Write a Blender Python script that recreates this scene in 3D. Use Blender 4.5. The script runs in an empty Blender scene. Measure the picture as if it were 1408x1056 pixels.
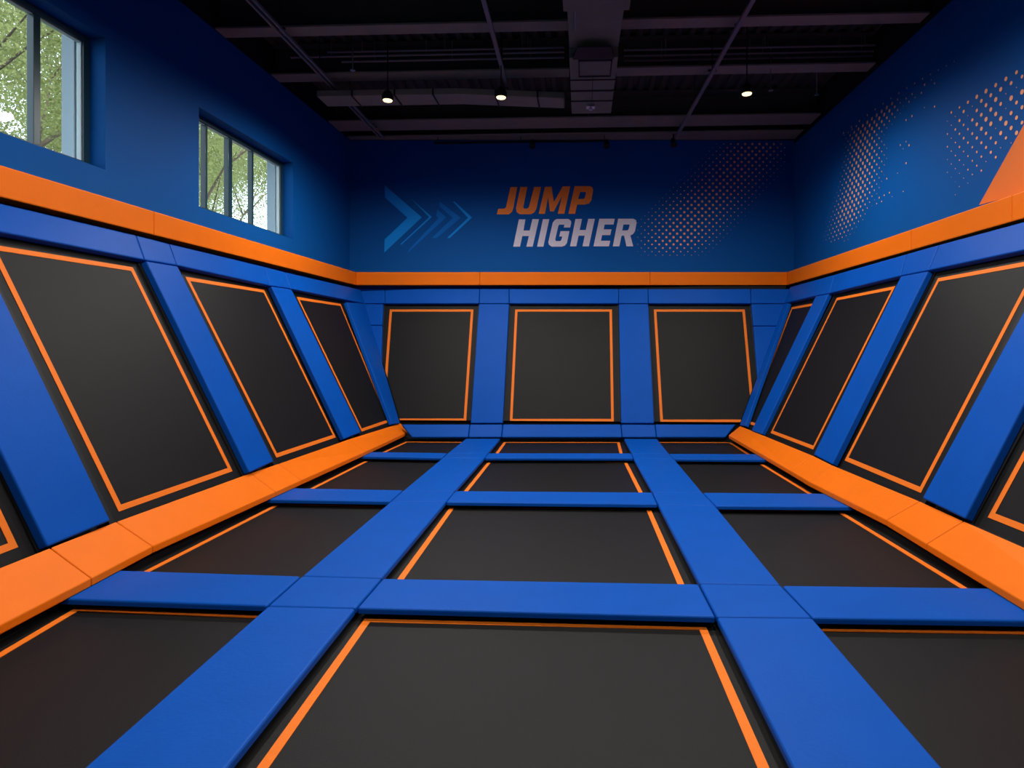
import bpy, bmesh, math, random
from mathutils import Vector, Matrix
from mathutils.geometry import tessellate_polygon
random.seed(7)
SC = bpy.context.scene
COL = SC.collection
V = Vector

# ------------------------------------------------------------------ camera
F = 850.0; PX = 764.0; PY = 476.0; VPX = 800.0          # focal length / principal point in pixels of a 1408x1056 frame
PHI = math.atan((VPX - PX) / F)
EYE = V((0, 0, 1.71))
cd = bpy.data.cameras.new('camera'); cam = bpy.data.objects.new('camera', cd); COL.objects.link(cam)
cam.location = EYE; cam.rotation_euler = (math.pi / 2, 0, PHI)
cd.sensor_width = 36; cd.lens = F / 1408 * 36
cd.shift_x = (704 - PX) / 1408; cd.shift_y = (PY - 528) / 1408
cd.clip_start = 0.05; cd.clip_end = 300
SC.camera = cam
SC.view_settings.view_transform = 'Standard'
SC.view_settings.look = 'None'
SC.view_settings.gamma = 1
SC.view_settings.exposure = 0.0
SC.view_settings.use_curve_mapping = False

# ------------------------------------------------------------------ sky and sun
w = bpy.data.worlds.new('world'); SC.world = w; w.use_nodes = True
nt = w.node_tree; bg = nt.nodes['Background']
bg.inputs[0].default_value = (0.80, 0.90, 1.0, 1); bg.inputs[1].default_value = 3.4
sd = bpy.data.lights.new('sun', 'SUN'); sun = bpy.data.objects.new('sun', sd); COL.objects.link(sun)
sd.energy = 4.5; sd.angle = math.radians(1.5); sd.color = (1, .95, .85)
sun.rotation_euler = (V((-0.62, 0.35, -0.75))).to_track_quat('-Z', 'Y').to_euler()

LAMP_W = 430          # one ceiling downlight
LAMP_W_NEAR = 370     # the unseen downlights added over the near half of the hall

# ------------------------------------------------------------------ materials
def mat(name, col, rough=.5, spec=.5, var=0.0, vscale=6, bump=0.0, bscale=60, emit=None, estr=0, metal=0, coat=0, alpha=1):
    m = bpy.data.materials.new(name); m.use_nodes = True
    n = m.node_tree; b = n.nodes['Principled BSDF']
    b.inputs['Base Color'].default_value = (*col, 1); b.inputs['Roughness'].default_value = rough
    b.inputs['Specular IOR Level'].default_value = spec; b.inputs['Metallic'].default_value = metal
    tc = n.nodes.new('ShaderNodeTexCoord')
    if var:
        no = n.nodes.new('ShaderNodeTexNoise'); no.inputs['Scale'].default_value = vscale; no.inputs['Detail'].default_value = 4
        n.links.new(tc.outputs['Object'], no.inputs['Vector'])
        mx = n.nodes.new('ShaderNodeMix'); mx.data_type = 'RGBA'
        mx.inputs[6].default_value = (*[c * (1 - var) for c in col], 1); mx.inputs[7].default_value = (*[min(1, c * (1 + var)) for c in col], 1)
        n.links.new(no.outputs['Fac'], mx.inputs[0]); n.links.new(mx.outputs[2], b.inputs['Base Color'])
    if bump:
        nb = n.nodes.new('ShaderNodeTexNoise'); nb.inputs['Scale'].default_value = bscale; nb.inputs['Detail'].default_value = 3
        n.links.new(tc.outputs['Object'], nb.inputs['Vector'])
        bp = n.nodes.new('ShaderNodeBump'); bp.inputs['Strength'].default_value = bump; bp.inputs['Distance'].default_value = .01
        n.links.new(nb.outputs['Fac'], bp.inputs['Height']); n.links.new(bp.outputs['Normal'], b.inputs['Normal'])
    if emit:
        b.inputs['Emission Color'].default_value = (*emit, 1); b.inputs['Emission Strength'].default_value = estr
    return m
M = {}
M['blue'] = mat('blue_vinyl', (.0008, .070, .38), .5, .09, .10, 3, .10, 45)
M['orange'] = mat('orange_vinyl', (.80, .155, .004), .5, .11, .06, 3, .10, 45)
M['mesh'] = mat('black_jump_mat', (.0076, .0074, .0072), .52, .17, .16, 4, .25, 260)
M['stripe'] = mat('orange_webbing', (.80, .17, .010), .6, .2, .06, 30, .2, 300)
M['black'] = mat('black_steel', (.006, .006, .007), .6, .3)
M['floor'] = mat('black_floor', (.01, .01, .011), .8, .2)
M['wall'] = mat('blue_wall_paint', (.0010, .076, .30), .65, .10, .05, 1.2, .05, 120)
M['wblack'] = mat('black_wall', (.008, .008, .010), .8, .2)
M['deck'] = mat('black_painted_deck', (.055, .060, .050), .65, .15)
M['beam'] = mat('dark_painted_steel', (.21, .235, .17), .6, .2, .15, 5)
M['duct'] = mat('dark_painted_duct', (.14, .18, .125), .55, .2, .18, 4)
M['seam'] = mat('duct_joint', (.010, .010, .013), .6, .3)
M['pipe'] = mat('grey_conduit', (.16, .18, .18), .45, .4)
M['frame'] = mat('teal_black_frame', (.012, .045, .062), .35, .5)
M['frame_pale'] = mat('pale_bead', (.45, .55, .6), .35, .5)
M['jamb'] = mat('pale_concrete', (.42, .50, .58), .8, .2)
M['bark'] = mat('bark', (.16, .12, .09), .9, .1, .3, 8, .5, 30)
M['leaf'] = mat('leaves', (.27, .30, .12), .6, .3, .45, 3)
n = M['leaf'].node_tree; b_ = n.nodes['Principled BSDF']; tl_ = n.nodes.new('ShaderNodeBsdfTranslucent'); ms = n.nodes.new('ShaderNodeMixShader')
tl_.inputs[0].default_value = (.40, .42, .16, 1); ms.inputs[0].default_value = .4
n.links.new(b_.outputs[0], ms.inputs[1]); n.links.new(tl_.outputs[0], ms.inputs[2]); n.links.new(ms.outputs[0], n.nodes['Material Output'].inputs[0])
M['letter_o'] = mat('orange_lettering', (.95, .24, .035), .6, .2, .05, 20)
M['letter_w'] = mat('pale_lettering', (.66, .62, .70), .6, .2, .05, 20)
M['dot'] = mat('orange_dots', (.88, .36, .18), .6, .2)
M['tri'] = mat('orange_wall_paint', (.75, .16, .02), .6, .2, .05, 2)
M['chev'] = mat('light_blue_paint', (.005, .25, .75), .65, .1, .1, 2)
M['chev2'] = mat('mid_blue_paint', (.0015, .135, .50), .65, .1, .1, 2)
M['lens'] = mat('lamp_lens', (1, .9, .7), .4, .5, emit=(1, .74, .42), estr=1.9)
M['steel'] = mat('bright_steel', (.55, .55, .55), .3, .5, metal=1)
g = bpy.data.materials.new('window_glass'); g.use_nodes = True; n = g.node_tree
for x in list(n.nodes): n.nodes.remove(x)
o_ = n.nodes.new('ShaderNodeOutputMaterial'); mx = n.nodes.new('ShaderNodeMixShader'); tr = n.nodes.new('ShaderNodeBsdfTransparent'); gl = n.nodes.new('ShaderNodeBsdfGlossy')
gl.inputs['Roughness'].default_value = .02; tr.inputs[0].default_value = (.90, .95, .96, 1)
fr = n.nodes.new('ShaderNodeFresnel'); ge = n.nodes.new('ShaderNodeNewGeometry'); mr = n.nodes.new('ShaderNodeMapRange')
mr.inputs['To Min'].default_value = 1.45; mr.inputs['To Max'].default_value = 1 / 1.45   # a thin pane: the same reflection from either side
n.links.new(ge.outputs['Backfacing'], mr.inputs[0]); n.links.new(mr.outputs[0], fr.inputs[0])
n.links.new(fr.outputs[0], mx.inputs[0]); n.links.new(tr.outputs[0], mx.inputs[1]); n.links.new(gl.outputs[0], mx.inputs[2]); n.links.new(mx.outputs[0], o_.inputs[0])
M['glass'] = g

# ------------------------------------------------------------------ geometry helpers
def ray(px, py):
    f = V((-math.sin(PHI), math.cos(PHI), 0)); r = V((math.cos(PHI), math.sin(PHI), 0))
    return f + r * ((px - PX) / F) + V((0, 0, 1)) * ((PY - py) / F)
class Plane:
    def __init__(s, p, n): s.p = V(p); s.n = V(n).normalized()
    def off(s, d): return Plane(s.p + s.n * d, s.n)
def hit(pt, pl):
    d = ray(*pt); t = (pl.p - EYE).dot(pl.n) / d.dot(pl.n)
    return EYE + d * t
def zpl(z): return Plane((0, 0, z), (0, 0, 1))
def vdir(px): d = ray(px, PY); d.z = 0; return d.normalized()
def hits(pts, pl): return [hit(p, pl) for p in pts]
def frame_of(n):
    u = V((0, 0, 1)).cross(n)
    if u.length < .1: u = V((1, 0, 0))
    u.normalize(); return u, n.cross(u).normalized()
def offset(poly, d, n):
    """grow (d>0) or shrink a convex polygon inside its plane"""
    k = len(poly); c = sum(poly, V()) / k; out = []
    lines = []
    for i in range(k):
        a, b = poly[i], poly[(i + 1) % k]; e = (b - a).normalized(); o = e.cross(n).normalized()
        if (c - a).dot(o) > 0: o = -o
        lines.append((a + o * d, e))
    for i in range(k):
        (a, e), (b, h) = lines[i - 1], lines[i]
        cr = e.cross(h); s = (b - a).cross(h).dot(cr) / max(cr.length_squared, 1e-9)
        out.append(a + e * s)
    return out
def clip(poly, planes):
    for pl in planes:
        res = []
        for i in range(len(poly)):
            a, b = poly[i], poly[(i + 1) % len(poly)]
            da, db = (a - pl.p).dot(pl.n), (b - pl.p).dot(pl.n)
            if da >= 0: res.append(a)
            if da * db < 0: res.append(a + (b - a) * (da / (da - db)))
        poly = res
        if len(poly) < 3: return []
    return poly
def add_prism(bm, poly, n, t, bev=0.0, seg=2):
    """front face on the polygon, body going t behind it"""
    if len(poly) < 3: return
    f = [bm.verts.new(p) for p in poly]; b = [bm.verts.new(p - n * t) for p in poly]; k = len(poly)
    fs = [bm.faces.new(f), bm.faces.new(b[::-1])]
    ed = list(fs[0].edges)
    for i in range(k):
        q = bm.faces.new((f[i], b[i], b[(i + 1) % k], f[(i + 1) % k])); fs.append(q)
    bmesh.ops.recalc_face_normals(bm, faces=fs)
    if bev:
        es = set(ed)
        for i in range(k):
            e = bm.edges.get((f[i], b[i])); es.add(e)
        bmesh.ops.bevel(bm, geom=list(es), offset=bev, segments=seg, profile=.5, affect='EDGES')
def add_hex(bm, top, bot, bev=0.0, seg=2):
    a = [bm.verts.new(p) for p in top]; b = [bm.verts.new(p) for p in bot]; k = len(top)
    fs = [bm.faces.new(a), bm.faces.new(b[::-1])] + [bm.faces.new((a[i], b[i], b[(i + 1) % k], a[(i + 1) % k])) for i in range(k)]
    bmesh.ops.recalc_face_normals(bm, faces=fs)
    if bev:
        es = set(e for f_ in fs for e in f_.edges)
        bmesh.ops.bevel(bm, geom=list(es), offset=bev, segments=seg, profile=.5, affect='EDGES')
def box(bm, c, ux, uy, uz, hx, hy, hz, bev=0):
    c = V(c)
    top = [c + ux * (sx * hx) + uy * (sy * hy) + uz * hz for sx, sy in ((-1, -1), (1, -1), (1, 1), (-1, 1))]
    add_hex(bm, top, [p - uz * (2 * hz) for p in top], bev)
X, Y, Z = V((1, 0, 0)), V((0, 1, 0)), V((0, 0, 1))
def abox(bm, lo, hi, bev=0):
    lo, hi = V(lo), V(hi); c = (lo + hi) / 2; h = (hi - lo) / 2
    box(bm, c, X, Y, Z, h.x, h.y, h.z, bev)
def tube(bm, a, b, r, r2=None, seg=12):
    a, b = V(a), V(b); d = b - a
    m = Matrix.Translation((a + b) / 2) @ d.to_track_quat('Z', 'Y').to_matrix().to_4x4()
    bmesh.ops.create_cone(bm, cap_ends=True, segments=seg, radius1=r, radius2=r if r2 is None else r2, depth=d.length, matrix=m)
def lathe(bm, c, prof, seg=20):
    c = V(c); rings = []
    for r, z in prof:
        rings.append([bm.verts.new(c + V((r * math.cos(2 * math.pi * i / seg), r * math.sin(2 * math.pi * i / seg), z))) for i in range(seg)])
    for a, b in zip(rings, rings[1:]):
        for i in range(seg): bm.faces.new((a[i], a[(i + 1) % seg], b[(i + 1) % seg], b[i]))
    bm.faces.new(rings[0][::-1]); bm.faces.new(rings[-1])
def obj(name, bm, m, parent=None, smooth=False):
    bm.normal_update()
    xs = [v.co for v in bm.verts]
    lo = V([min(v[i] for v in xs) for i in range(3)]); hi = V([max(v[i] for v in xs) for i in range(3)])
    loc = V(((lo.x + hi.x) / 2, (lo.y + hi.y) / 2, lo.z))
    for v in bm.verts: v.co -= loc
    me = bpy.data.meshes.new(name); bm.to_mesh(me); bm.free(); me.materials.append(m)
    if smooth:
        for p in me.polygons: p.use_smooth = True
    o = bpy.data.objects.new(name, me); COL.objects.link(o)
    if parent: o.parent = parent; o.location = loc - world_loc(parent)
    else: o.location = loc
    return o
def world_loc(o):
    l = V(o.location)
    while o.parent: o = o.parent; l += o.location
    return l
def tag(o, label, cat, group=None, kind=None):
    o['label'] = label; o['category'] = cat
    if group: o['group'] = group
    if kind: o['kind'] = kind
    return o
def struct(name, bm, m, parent=None):
    o = obj(name, bm, m, parent)
    if not parent: o['kind'] = 'structure'
    return o
def thing(name, loc, label, cat, group=None):
    o = bpy.data.objects.new(name, None); COL.objects.link(o); o.location = loc; o.empty_display_size = .1
    return tag(o, label, cat, group)
def copy_tree(o, loc, label=None):
    c = o.copy(); COL.objects.link(c); c.location = loc
    if label: c['label'] = label
    for ch in list(o.children):
        d = ch.copy(); COL.objects.link(d); d.parent = c
        for gch in list(ch.children):
            e = gch.copy(); COL.objects.link(e); e.parent = d
    return c

# ------------------------------------------------------------------ main planes of the hall (metres)
ZP = 0.11                                # top of the floor padding
dL, dR = vdir(828), vdir(785)            # the side walls draw together slightly towards the far end
CLb, CRb = hit((550, 581), zpl(.338)), hit((1017, 584), zpl(.338))
CLt, CRt = hit((490, 396), zpl(2.84)), hit((1081, 396), zpl(2.84))
def plane3(p, a, b, inward):
    n = a.cross(b).normalized()
    if n.dot(inward) < 0: n = -n
    return Plane(p, n)
PL = plane3(CLb, dL, CLt - CLb, X)
PR = plane3(CRb, dR, CRt - CRb, -X)
PB = plane3(CLb, CRb - CLb, (CLt + CRt - CLb - CRb) / 2, -Y)
BED = .085                               # how far the wall mats lie behind the pad faces
ZB, ZT = 2.90, 3.155                     # orange ledge
def vplane(p, d, inward):
    n = V((d.y, -d.x, 0))
    if n.dot(inward) < 0: n = -n
    return Plane(p, n)
K1 = hit((489.5, 392), zpl(ZB)); K2 = hit((1082.3, 392), zpl(ZB))
dB = (K2 - K1); dB.z = 0; dB.normalize()
BL_, BR_, BB_ = vplane(K1, dL, X), vplane(K2, dR, -X), vplane(K1, dB, -Y)
WD = .21
WL, WR, WB = BL_.off(-WD), BR_.off(-WD), BB_.off(-WD)       # painted upper walls
def isect2(p, q, z=0):
    a = Plane(p.p, p.n); dirp = V((-p.n.y, p.n.x, 0)); t = (q.p - p.p).dot(q.n) / dirp.dot(q.n)
    r = p.p + dirp * t; r.z = z; return r
HWL, HWR = isect2(WL, WB), isect2(WR, WB)
YN = -4.0                                 # wall behind the camera
ZPAINT_L = 5.80
ZPAINT_R = 5.72
print('paint heights', hit((480, 197), WL).z, hit((265, 0), WL).z, hit((1096, 190), WR).z, hit((1330, 0), WR).z)
print('corners', CLb, CRb, CLt, CRt, 'K', K1, K2, 'HW', HWL, HWR)
ZD = 6.27                                 # underside of the roof deck

# ------------------------------------------------------------------ setting
def wallseg(bm, base, d, nout, s0, s1, z0, z1, t):
    a, b = base + d * s0, base + d * s1
    top = [V((p.x, p.y, z1)) for p in (a, b, b + nout * t, a + nout * t)]
    add_hex(bm, top, [V((p.x, p.y, z0)) for p in top])
LEN = 17.5
WT = .34
# windows of the left wall: (near s, far s, bottom, top) along the wall from the far corner towards the camera
def s_on(px, pl, base, d): return (hit((px, 200), pl) - base).dot(d)
baseL = V((HWL.x, HWL.y, 0)); tl = -dL
w2 = (s_on(402.9, WL, baseL, tl), s_on(273.6, WL, baseL, tl), (hit((402.9, 329.4), WL).z + hit((273.3, 283.8), WL).z) / 2, (hit((402.9, 225.8), WL).z + hit((274, 144.6), WL).z) / 2)
w1s = s_on(145, WL, baseL, tl)
w1 = (w1s, w1s + (w2[1] - w2[0]) * 1.15, hit((145, 233.3), WL).z, hit((145, 51.5), WL).z)
print('windows', w1, w2)
bm = bmesh.new(); no = -WL.n
cuts = [0 - WT, w2[0], w2[1], w1[0], w1[1], LEN]
wallseg(bm, baseL, tl, no, cuts[0], cuts[1], 0, ZPAINT_L, WT)
wallseg(bm, baseL, tl, no, cuts[2], cuts[3], 0, ZPAINT_L, WT)
wallseg(bm, baseL, tl, no, cuts[4], cuts[5], 0, ZPAINT_L, WT)
for wv in (w1, w2):
    wallseg(bm, baseL, tl, no, wv[0], wv[1], 0, wv[2], WT); wallseg(bm, baseL, tl, no, wv[0], wv[1], wv[3], ZPAINT_L, WT)
struct('wall_left', bm, M['wall'])
bm = bmesh.new(); baseR = V((HWR.x, HWR.y, 0)); tr_ = -dR
wallseg(bm, baseR, tr_, -WR.n, -WT, LEN, 0, ZPAINT_R, WT); struct('wall_right', bm, M['wall'])
bm = bmesh.new(); ub = V((HWR.x - HWL.x, HWR.y - HWL.y, 0)); L_ = ub.length; ub.normalize()
wallseg(bm, baseL, ub, -WB.n, 0, L_, 0, 5.79, .3); struct('wall_back', bm, M['wall'])
bm = bmesh.new(); abox(bm, (-6.5, YN - .3, 0), (6.5, YN, 5.7)); struct('wall_front', bm, M['wall'])
# plain black strips from the top of the blue up to the deck
bm = bmesh.new(); wallseg(bm, baseL, tl, no, -WT, LEN, ZPAINT_L, ZD, WT); struct('trim_1', bm, M['wblack'])
bm = bmesh.new(); wallseg(bm, baseR, tr_, -WR.n, -WT, LEN, ZPAINT_R, ZD, WT); struct('trim_2', bm, M['wblack'])
bm = bmesh.new(); wallseg(bm, baseL, ub, -WB.n, 0, L_, 5.79, ZD, .3); struct('trim_3', bm, M['wblack'])
bm = bmesh.new(); abox(bm, (-6.5, YN - .3, 5.7), (6.5, YN, ZD)); struct('trim_4', bm, M['wblack'])
bm = bmesh.new(); abox(bm, (-7, YN - .4, -.2), (7, 13.3, 0)); struct('floor', bm, M['floor'])
# corrugated roof deck, ribs running down the hall
bm = bmesh.new(); x = -6.6; prof = []
while x < 6.6:
    prof += [(x, 0), (x + .07, 0), (x + .095, .05), (x + .165, .05)]; x += .19
lo = [(bm.verts.new((a, YN - .3, ZD + z)), bm.verts.new((a, 12.9, ZD + z))) for a, z in prof]
hi = [(bm.verts.new((a, YN - .3, ZD + .12)), bm.verts.new((a, 12.9, ZD + .12))) for a, z in (prof[0], prof[-1])]
for a, b in zip(lo, lo[1:]): bm.faces.new((a[0], a[1], b[1], b[0]))
bm.faces.new((hi[0][0], hi[1][0], hi[1][1], hi[0][1]))
struct('ceiling', bm, M['deck'])

# black sloping backing panels behind the wall trampolines
def slab(name, pl, cs):
    bm = bmesh.new(); add_prism(bm, cs, pl.n, .05); return struct(name, bm, M['wblack'])
bk = .17
def bottom_top(pl, base_b, base_t, d, s): return None
pl_ = PL.off(-bk)
def online(pl, z, d, s, ref):
    """point of the plane at height z, s metres along d from the point nearest ref"""
    u = d.normalized(); v = pl.n.cross(u).normalized()
    if v.z < 0: v = -v
    p = ref - pl.n * (ref - pl.p).dot(pl.n); p = p + v * ((z - p.z) / v.z)
    return p + u * s
slab('trim_5', PL.off(-bk), [online(PL.off(-bk), .02, -dL, 0.0, CLb), online(PL.off(-bk), .02, -dL, 9.5, CLb), online(PL.off(-bk), 2.88, -dL, 9.8, CLb), online(PL.off(-bk), 2.88, -dL, -.45, CLb)])
slab('trim_6', PR.off(-bk), [online(PR.off(-bk), .02, -dR, 0.0, CRb), online(PR.off(-bk), .02, -dR, 9.5, CRb), online(PR.off(-bk), 2.88, -dR, 9.8, CRb), online(PR.off(-bk), 2.88, -dR, -.45, CRb)])
q = PB.off(-bk)
slab('trim_7', q, [online(q, .02, dB, 0, CLb), online(q, .02, dB, 0, CRb), online(q, 2.88, dB, 0, CRt), online(q, 2.88, dB, 0, CLt)])

# ------------------------------------------------------------------ windows
def window(idx, wv, bars):
    root = bpy.data.objects.new('window_%d' % idx, None); COL.objects.link(root); root['kind'] = 'structure'
    root.location = baseL + tl * wv[0] + no * .2 + Z * wv[2]
    def bx_(bm, s0, s1, z0, z1, d0, d1):
        a = baseL + tl * s0 + no * d0; b = baseL + tl * s1 + no * d0
        top = [V((p.x, p.y, z1)) for p in (a, b, b + no * (d1 - d0), a + no * (d1 - d0))]
        add_hex(bm, top, [V((p.x, p.y, z0)) for p in top], .004)
    s0, s1, z0, z1 = wv; fw = .07
    bm = bmesh.new(); d0, d1 = .17, .25
    bx_(bm, s0, s0 + fw, z0, z1, d0, d1); bx_(bm, s1 - fw, s1, z0, z1, d0, d1)
    bx_(bm, s0 + fw, s1 - fw, z0, z0 + fw, d0, d1); bx_(bm, s0 + fw, s1 - fw, z1 - fw, z1, d0, d1)
    struct('window_frame', bm, M['frame'], root)
    for px, half in bars:
        c = (hit((px, 200), Plane(WL.p + no * .21, WL.n)) - baseL).dot(tl)
        bm = bmesh.new(); bx_(bm, c - half, c + half, z0 + fw, z1 - fw, d0 + .01, d1); struct('mullion', bm, M['frame'], root)
    bm = bmesh.new()
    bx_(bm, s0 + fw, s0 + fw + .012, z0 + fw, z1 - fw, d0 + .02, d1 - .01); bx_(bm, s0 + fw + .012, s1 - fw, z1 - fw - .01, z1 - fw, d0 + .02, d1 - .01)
    struct('glazing_bead', bm, M['frame_pale'], root)  # pale strips along the far jamb and head of the frame
    bm = bmesh.new(); bx_(bm, s0 + fw, s1 - fw, z0 + fw, z1 - fw, .222, .228); struct('pane', bm, M['glass'], root)
    bm = bmesh.new(); bx_(bm, s0, s0 + .09, z0, z1, .255, WT + .05); struct('outer_jamb', bm, M['jamb'], root)
window(1, w1, [(47, .035), (-80, .02)])
window(2, w2, [(281, .022), (314, .045), (345, .022)])

# ------------------------------------------------------------------ pads
def pad(name, poly, pl, t, m, label, cat='pad', group=None, bev=.014, gap=.003):
    bm = bmesh.new(); p = offset(poly, -gap, pl.n); add_prism(bm, p, pl.n, t, bev, 3)
    return tag(obj(name, bm, m), label, cat, group)
FP = zpl(ZP); PT = .036
rows = ['nearest', 'second', 'third', 'farthest']
# lengthwise floor pads either side of the centre lane: stations from the far end to the camera
LP = [((640.3, 603), (688, 603)), ((615.5, 622.9), (671.4, 622.9)), ((608.5, 629.4), (666.3, 629.5)), ((554.8, 673.8), (625.8, 674.8)),
      ((536.8, 689.5), (613.2, 690.3)), ((415, 791.7), (525.3, 794.9)), ((368, 833), (489.5, 836)), ((115, 1056), (312, 1056)), ((-120, 1260), (148, 1260))]
RP = [((858, 603.3), (903.7, 603.4)), ((868.5, 623.2), (920, 623.6)), ((871, 629.9), (927, 630.7)), ((897, 676.7), (966.3, 677)),
      ((904.8, 693.4), (983.9, 695.4)), ((961.5, 802.2), (1074, 804.3)), ((985, 848), (1117.5, 849.3)), ((1090, 1056), (1298, 1056)), ((1193, 1260), (1476, 1260))]
def lane(st, side):
    names = ['long blue floor pad %s of the farthest centre trampoline', 'small square blue pad %s of the farthest cross pad',
             'long blue floor pad %s of the third centre trampoline from the front', 'square blue pad %s of the middle cross pad between second and third rows',
             'long blue floor pad %s of the second centre trampoline from the front', 'square blue pad %s of the front cross pad, where four pads meet',
             'widest blue floor pad, leaving the view at the bottom, %s of the nearest centre trampoline']
    for i in range(7):
        a, b = st[i], st[i + 1]
        pad('floor_pad', hits([a[0], a[1], b[1], b[0]] if i < 6 else [a[0], a[1], st[8][1], st[8][0]], FP), FP, PT, M['blue'], names[i] % side, 'floor pad', 'blue floor pads')
lane(LP, 'left'); lane(RP, 'right')
cross = {
 ('centre', 0): [(526.3, 794.9), (960.7, 802.5), (984.5, 848.1), (490.5, 835.9)],
 ('centre', 1): [(625.8, 674.8), (896.6, 676.8), (904.3, 693.2), (613.2, 690.2)],
 ('centre', 2): [(671.6, 622.9), (868.3, 623.1), (870.8, 629.8), (666.5, 629.5)],
 ('left', 0): [(150, 783.3), (414, 791.5), (367, 832.7), (62, 822.6)],
 ('left', 1): [(380, 670.5), (554.3, 673.7), (536.4, 689.4), (350, 686.5)],
 ('left', 2): [(504, 621.2), (615, 622.8), (608.2, 629.4), (478, 627.2)],
 ('right', 0): [(1075, 804.5), (1385, 808.4), (1470, 854.2), (1118, 849.5)],
 ('right', 1): [(966.7, 677.1), (1155, 678.6), (1195, 697.3), (984.2, 695.5)],
 ('right', 2): [(920.3, 623.8), (1052, 624.3), (1071, 632.1), (927.3, 630.9)]}
cn = ['nearest blue cross pad, just behind the front-row trampoline', 'middle blue cross pad between second and third trampoline rows', 'farthest thin blue cross pad before the back row of floor trampolines']
for (side, i), pts in cross.items():
    pad('cross_pad', hits(pts, FP), FP, PT, M['blue'], '%s, %s lane' % (cn[i], side), 'floor pad', 'blue cross pads')

# ------------------------------------------------------------------ trampolines
def trampoline(name, corners, pl, label, group, grow, thick, clips=(), sw=.047, frame_up=.04, ring=.07):
    """pl is the bed plane; corners are the outer corners of the orange line"""
    q = hits(corners, pl); n = pl.n
    c = sum(q, V()) / 4; c.z = min(p.z for p in q)
    root = thing(name, c, label, 'trampoline', group)
    bed = clip(offset(q, grow, n), clips)
    bm = bmesh.new(); add_prism(bm, bed, n, .012); obj('bed', bm, M['mesh'], root)
    inn = offset(q, -sw, n); bm = bmesh.new()
    for i in range(4):
        a = clip([q[i] + n * .004, q[(i + 1) % 4] + n * .004, inn[(i + 1) % 4] + n * .004, inn[i] + n * .004], clips)
        add_prism(bm, a, n, .003)
    obj('border_stripe', bm, M['stripe'], root)
    outq = offset(q, grow + ring, n); bq = offset(q, grow, n); bm = bmesh.new()
    for i in range(4):
        a = clip([outq[i] + n * frame_up, outq[(i + 1) % 4] + n * frame_up, bq[(i + 1) % 4] + n * frame_up, bq[i] + n * frame_up], clips)
        add_prism(bm, a, n, thick + frame_up)
    obj('frame', bm, M['black'], root)
    return root
FB = zpl(.030)
ft = {
 ('centre', 0): [(501.7, 851), (970.5, 862), (1140, 1240), (221, 1240)],
 ('centre', 1): [(619.6, 697), (894.4, 700), (945.8, 815), (536.8, 810)],
 ('centre', 2): [(672.5, 633.6), (862, 635.7), (887, 684), (632, 683)],
 ('centre', 3): [(692.5, 608.3), (852, 608.3), (857, 627), (679, 627)],
 ('left', 0): [(105.6, 835.6), (385, 846.8), (-60, 1240), (-580, 1240)],
 ('left', 1): [(382, 692.7), (560, 696.7), (435, 800), (171, 800)],
 ('left', 2): [(505.5, 632.6), (625, 633.6), (575, 680), (411, 680)],
 ('left', 3): [(558, 607.6), (655, 608.3), (630, 625), (520, 625)],
 ('right', 0): [(1100, 863), (1428, 868), (2040, 1240), (1405, 1240)],
 ('right', 1): [(960, 700.5), (1153.5, 701.8), (1347.7, 820), (1062, 820)],
 ('right', 2): [(905, 634.8), (1044.7, 636), (1128, 686), (950, 686)],
 ('right', 3): [(880, 608.2), (1005, 608.5), (1036, 628), (905, 628)]}
fl = ['nearest black floor trampoline, cut off by the bottom of the view', 'second black floor trampoline from the front', 'third black floor trampoline from the front', 'farthest black floor trampoline, below the back wall']
for (side, i), pts in ft.items():
    trampoline('floor_trampoline', pts, FB, '%s in the %s lane' % (fl[i], side), 'floor trampolines', .11, .03, frame_up=.038, ring=.05)

wall_side = {
 'left': [('nearest, mostly cut off by the left edge of the view', [(-420, 262), (-187, 305), (24.4, 752.5), (-250, 860)]),
          ('largest and nearest whole one on the left wall', [(-17, 335.5), (182, 367.6), (319.4, 648), (163, 703.7)]),
          ('middle one, second in size on the left wall', [(254.6, 380.7), (362.8, 398.6), (461.4, 601.5), (380, 629.4)]),
          ('farthest and narrowest on the left wall', [(407.7, 408.2), (468.2, 418), (535, 580.4), (497.2, 593.6)])],
 'right': [('nearest, only a corner in view at the right edge', [(1582, 300), (1800, 255), (1650, 828), (1358.7, 711.6)]),
           ('largest one on the right wall', [(1290.3, 382.7), (1434.7, 355.5), (1266.4, 677.9), (1161.8, 633.3)]),
           ('middle one on the right wall', [(1151, 409.8), (1231.4, 393.5), (1118.4, 618.2), (1059.8, 595.5)]),
           ('farthest narrow one on the right wall, half hidden by a pad', [(1089, 422.5), (1131, 415), (1046, 588), (1028.4, 582.5)])]}
bL, bR, bB = PL.off(-BED), PR.off(-BED), PB.off(-BED)
KCL = vplane(hit((160, 717), zpl(.374)), dL, X); KCR = vplane(hit((1264.8, 689), zpl(.374)), dR, -X)
for k_ in (KCL, KCR): k_.p = k_.p - k_.n * .012; k_.n = -k_.n
for side, pl, lst in (('left', bL, wall_side['left']), ('right', bR, wall_side['right'])):
    for d, pts in lst:
        trampoline('wall_trampoline', pts, pl, 'sloping black wall trampoline, %s' % d, 'side wall trampolines', .09, .03, [PB.off(.0), KCL if side == 'left' else KCR], ring=.05, frame_up=.015)
back = [('left one on the back wall, under the painted chevrons', [(536, 425.6), (651, 425.6), (641, 579), (524.8, 579)]),
        ('central one on the back wall, under the big lettering', [(708.4, 425.6), (841.4, 425.6), (844, 579.5), (701, 579.5)]),
        ('right one on the back wall, under the dotted mural', [(899, 425.6), (1024, 425.6), (1038, 580.5), (908, 580.5)])]
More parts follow.
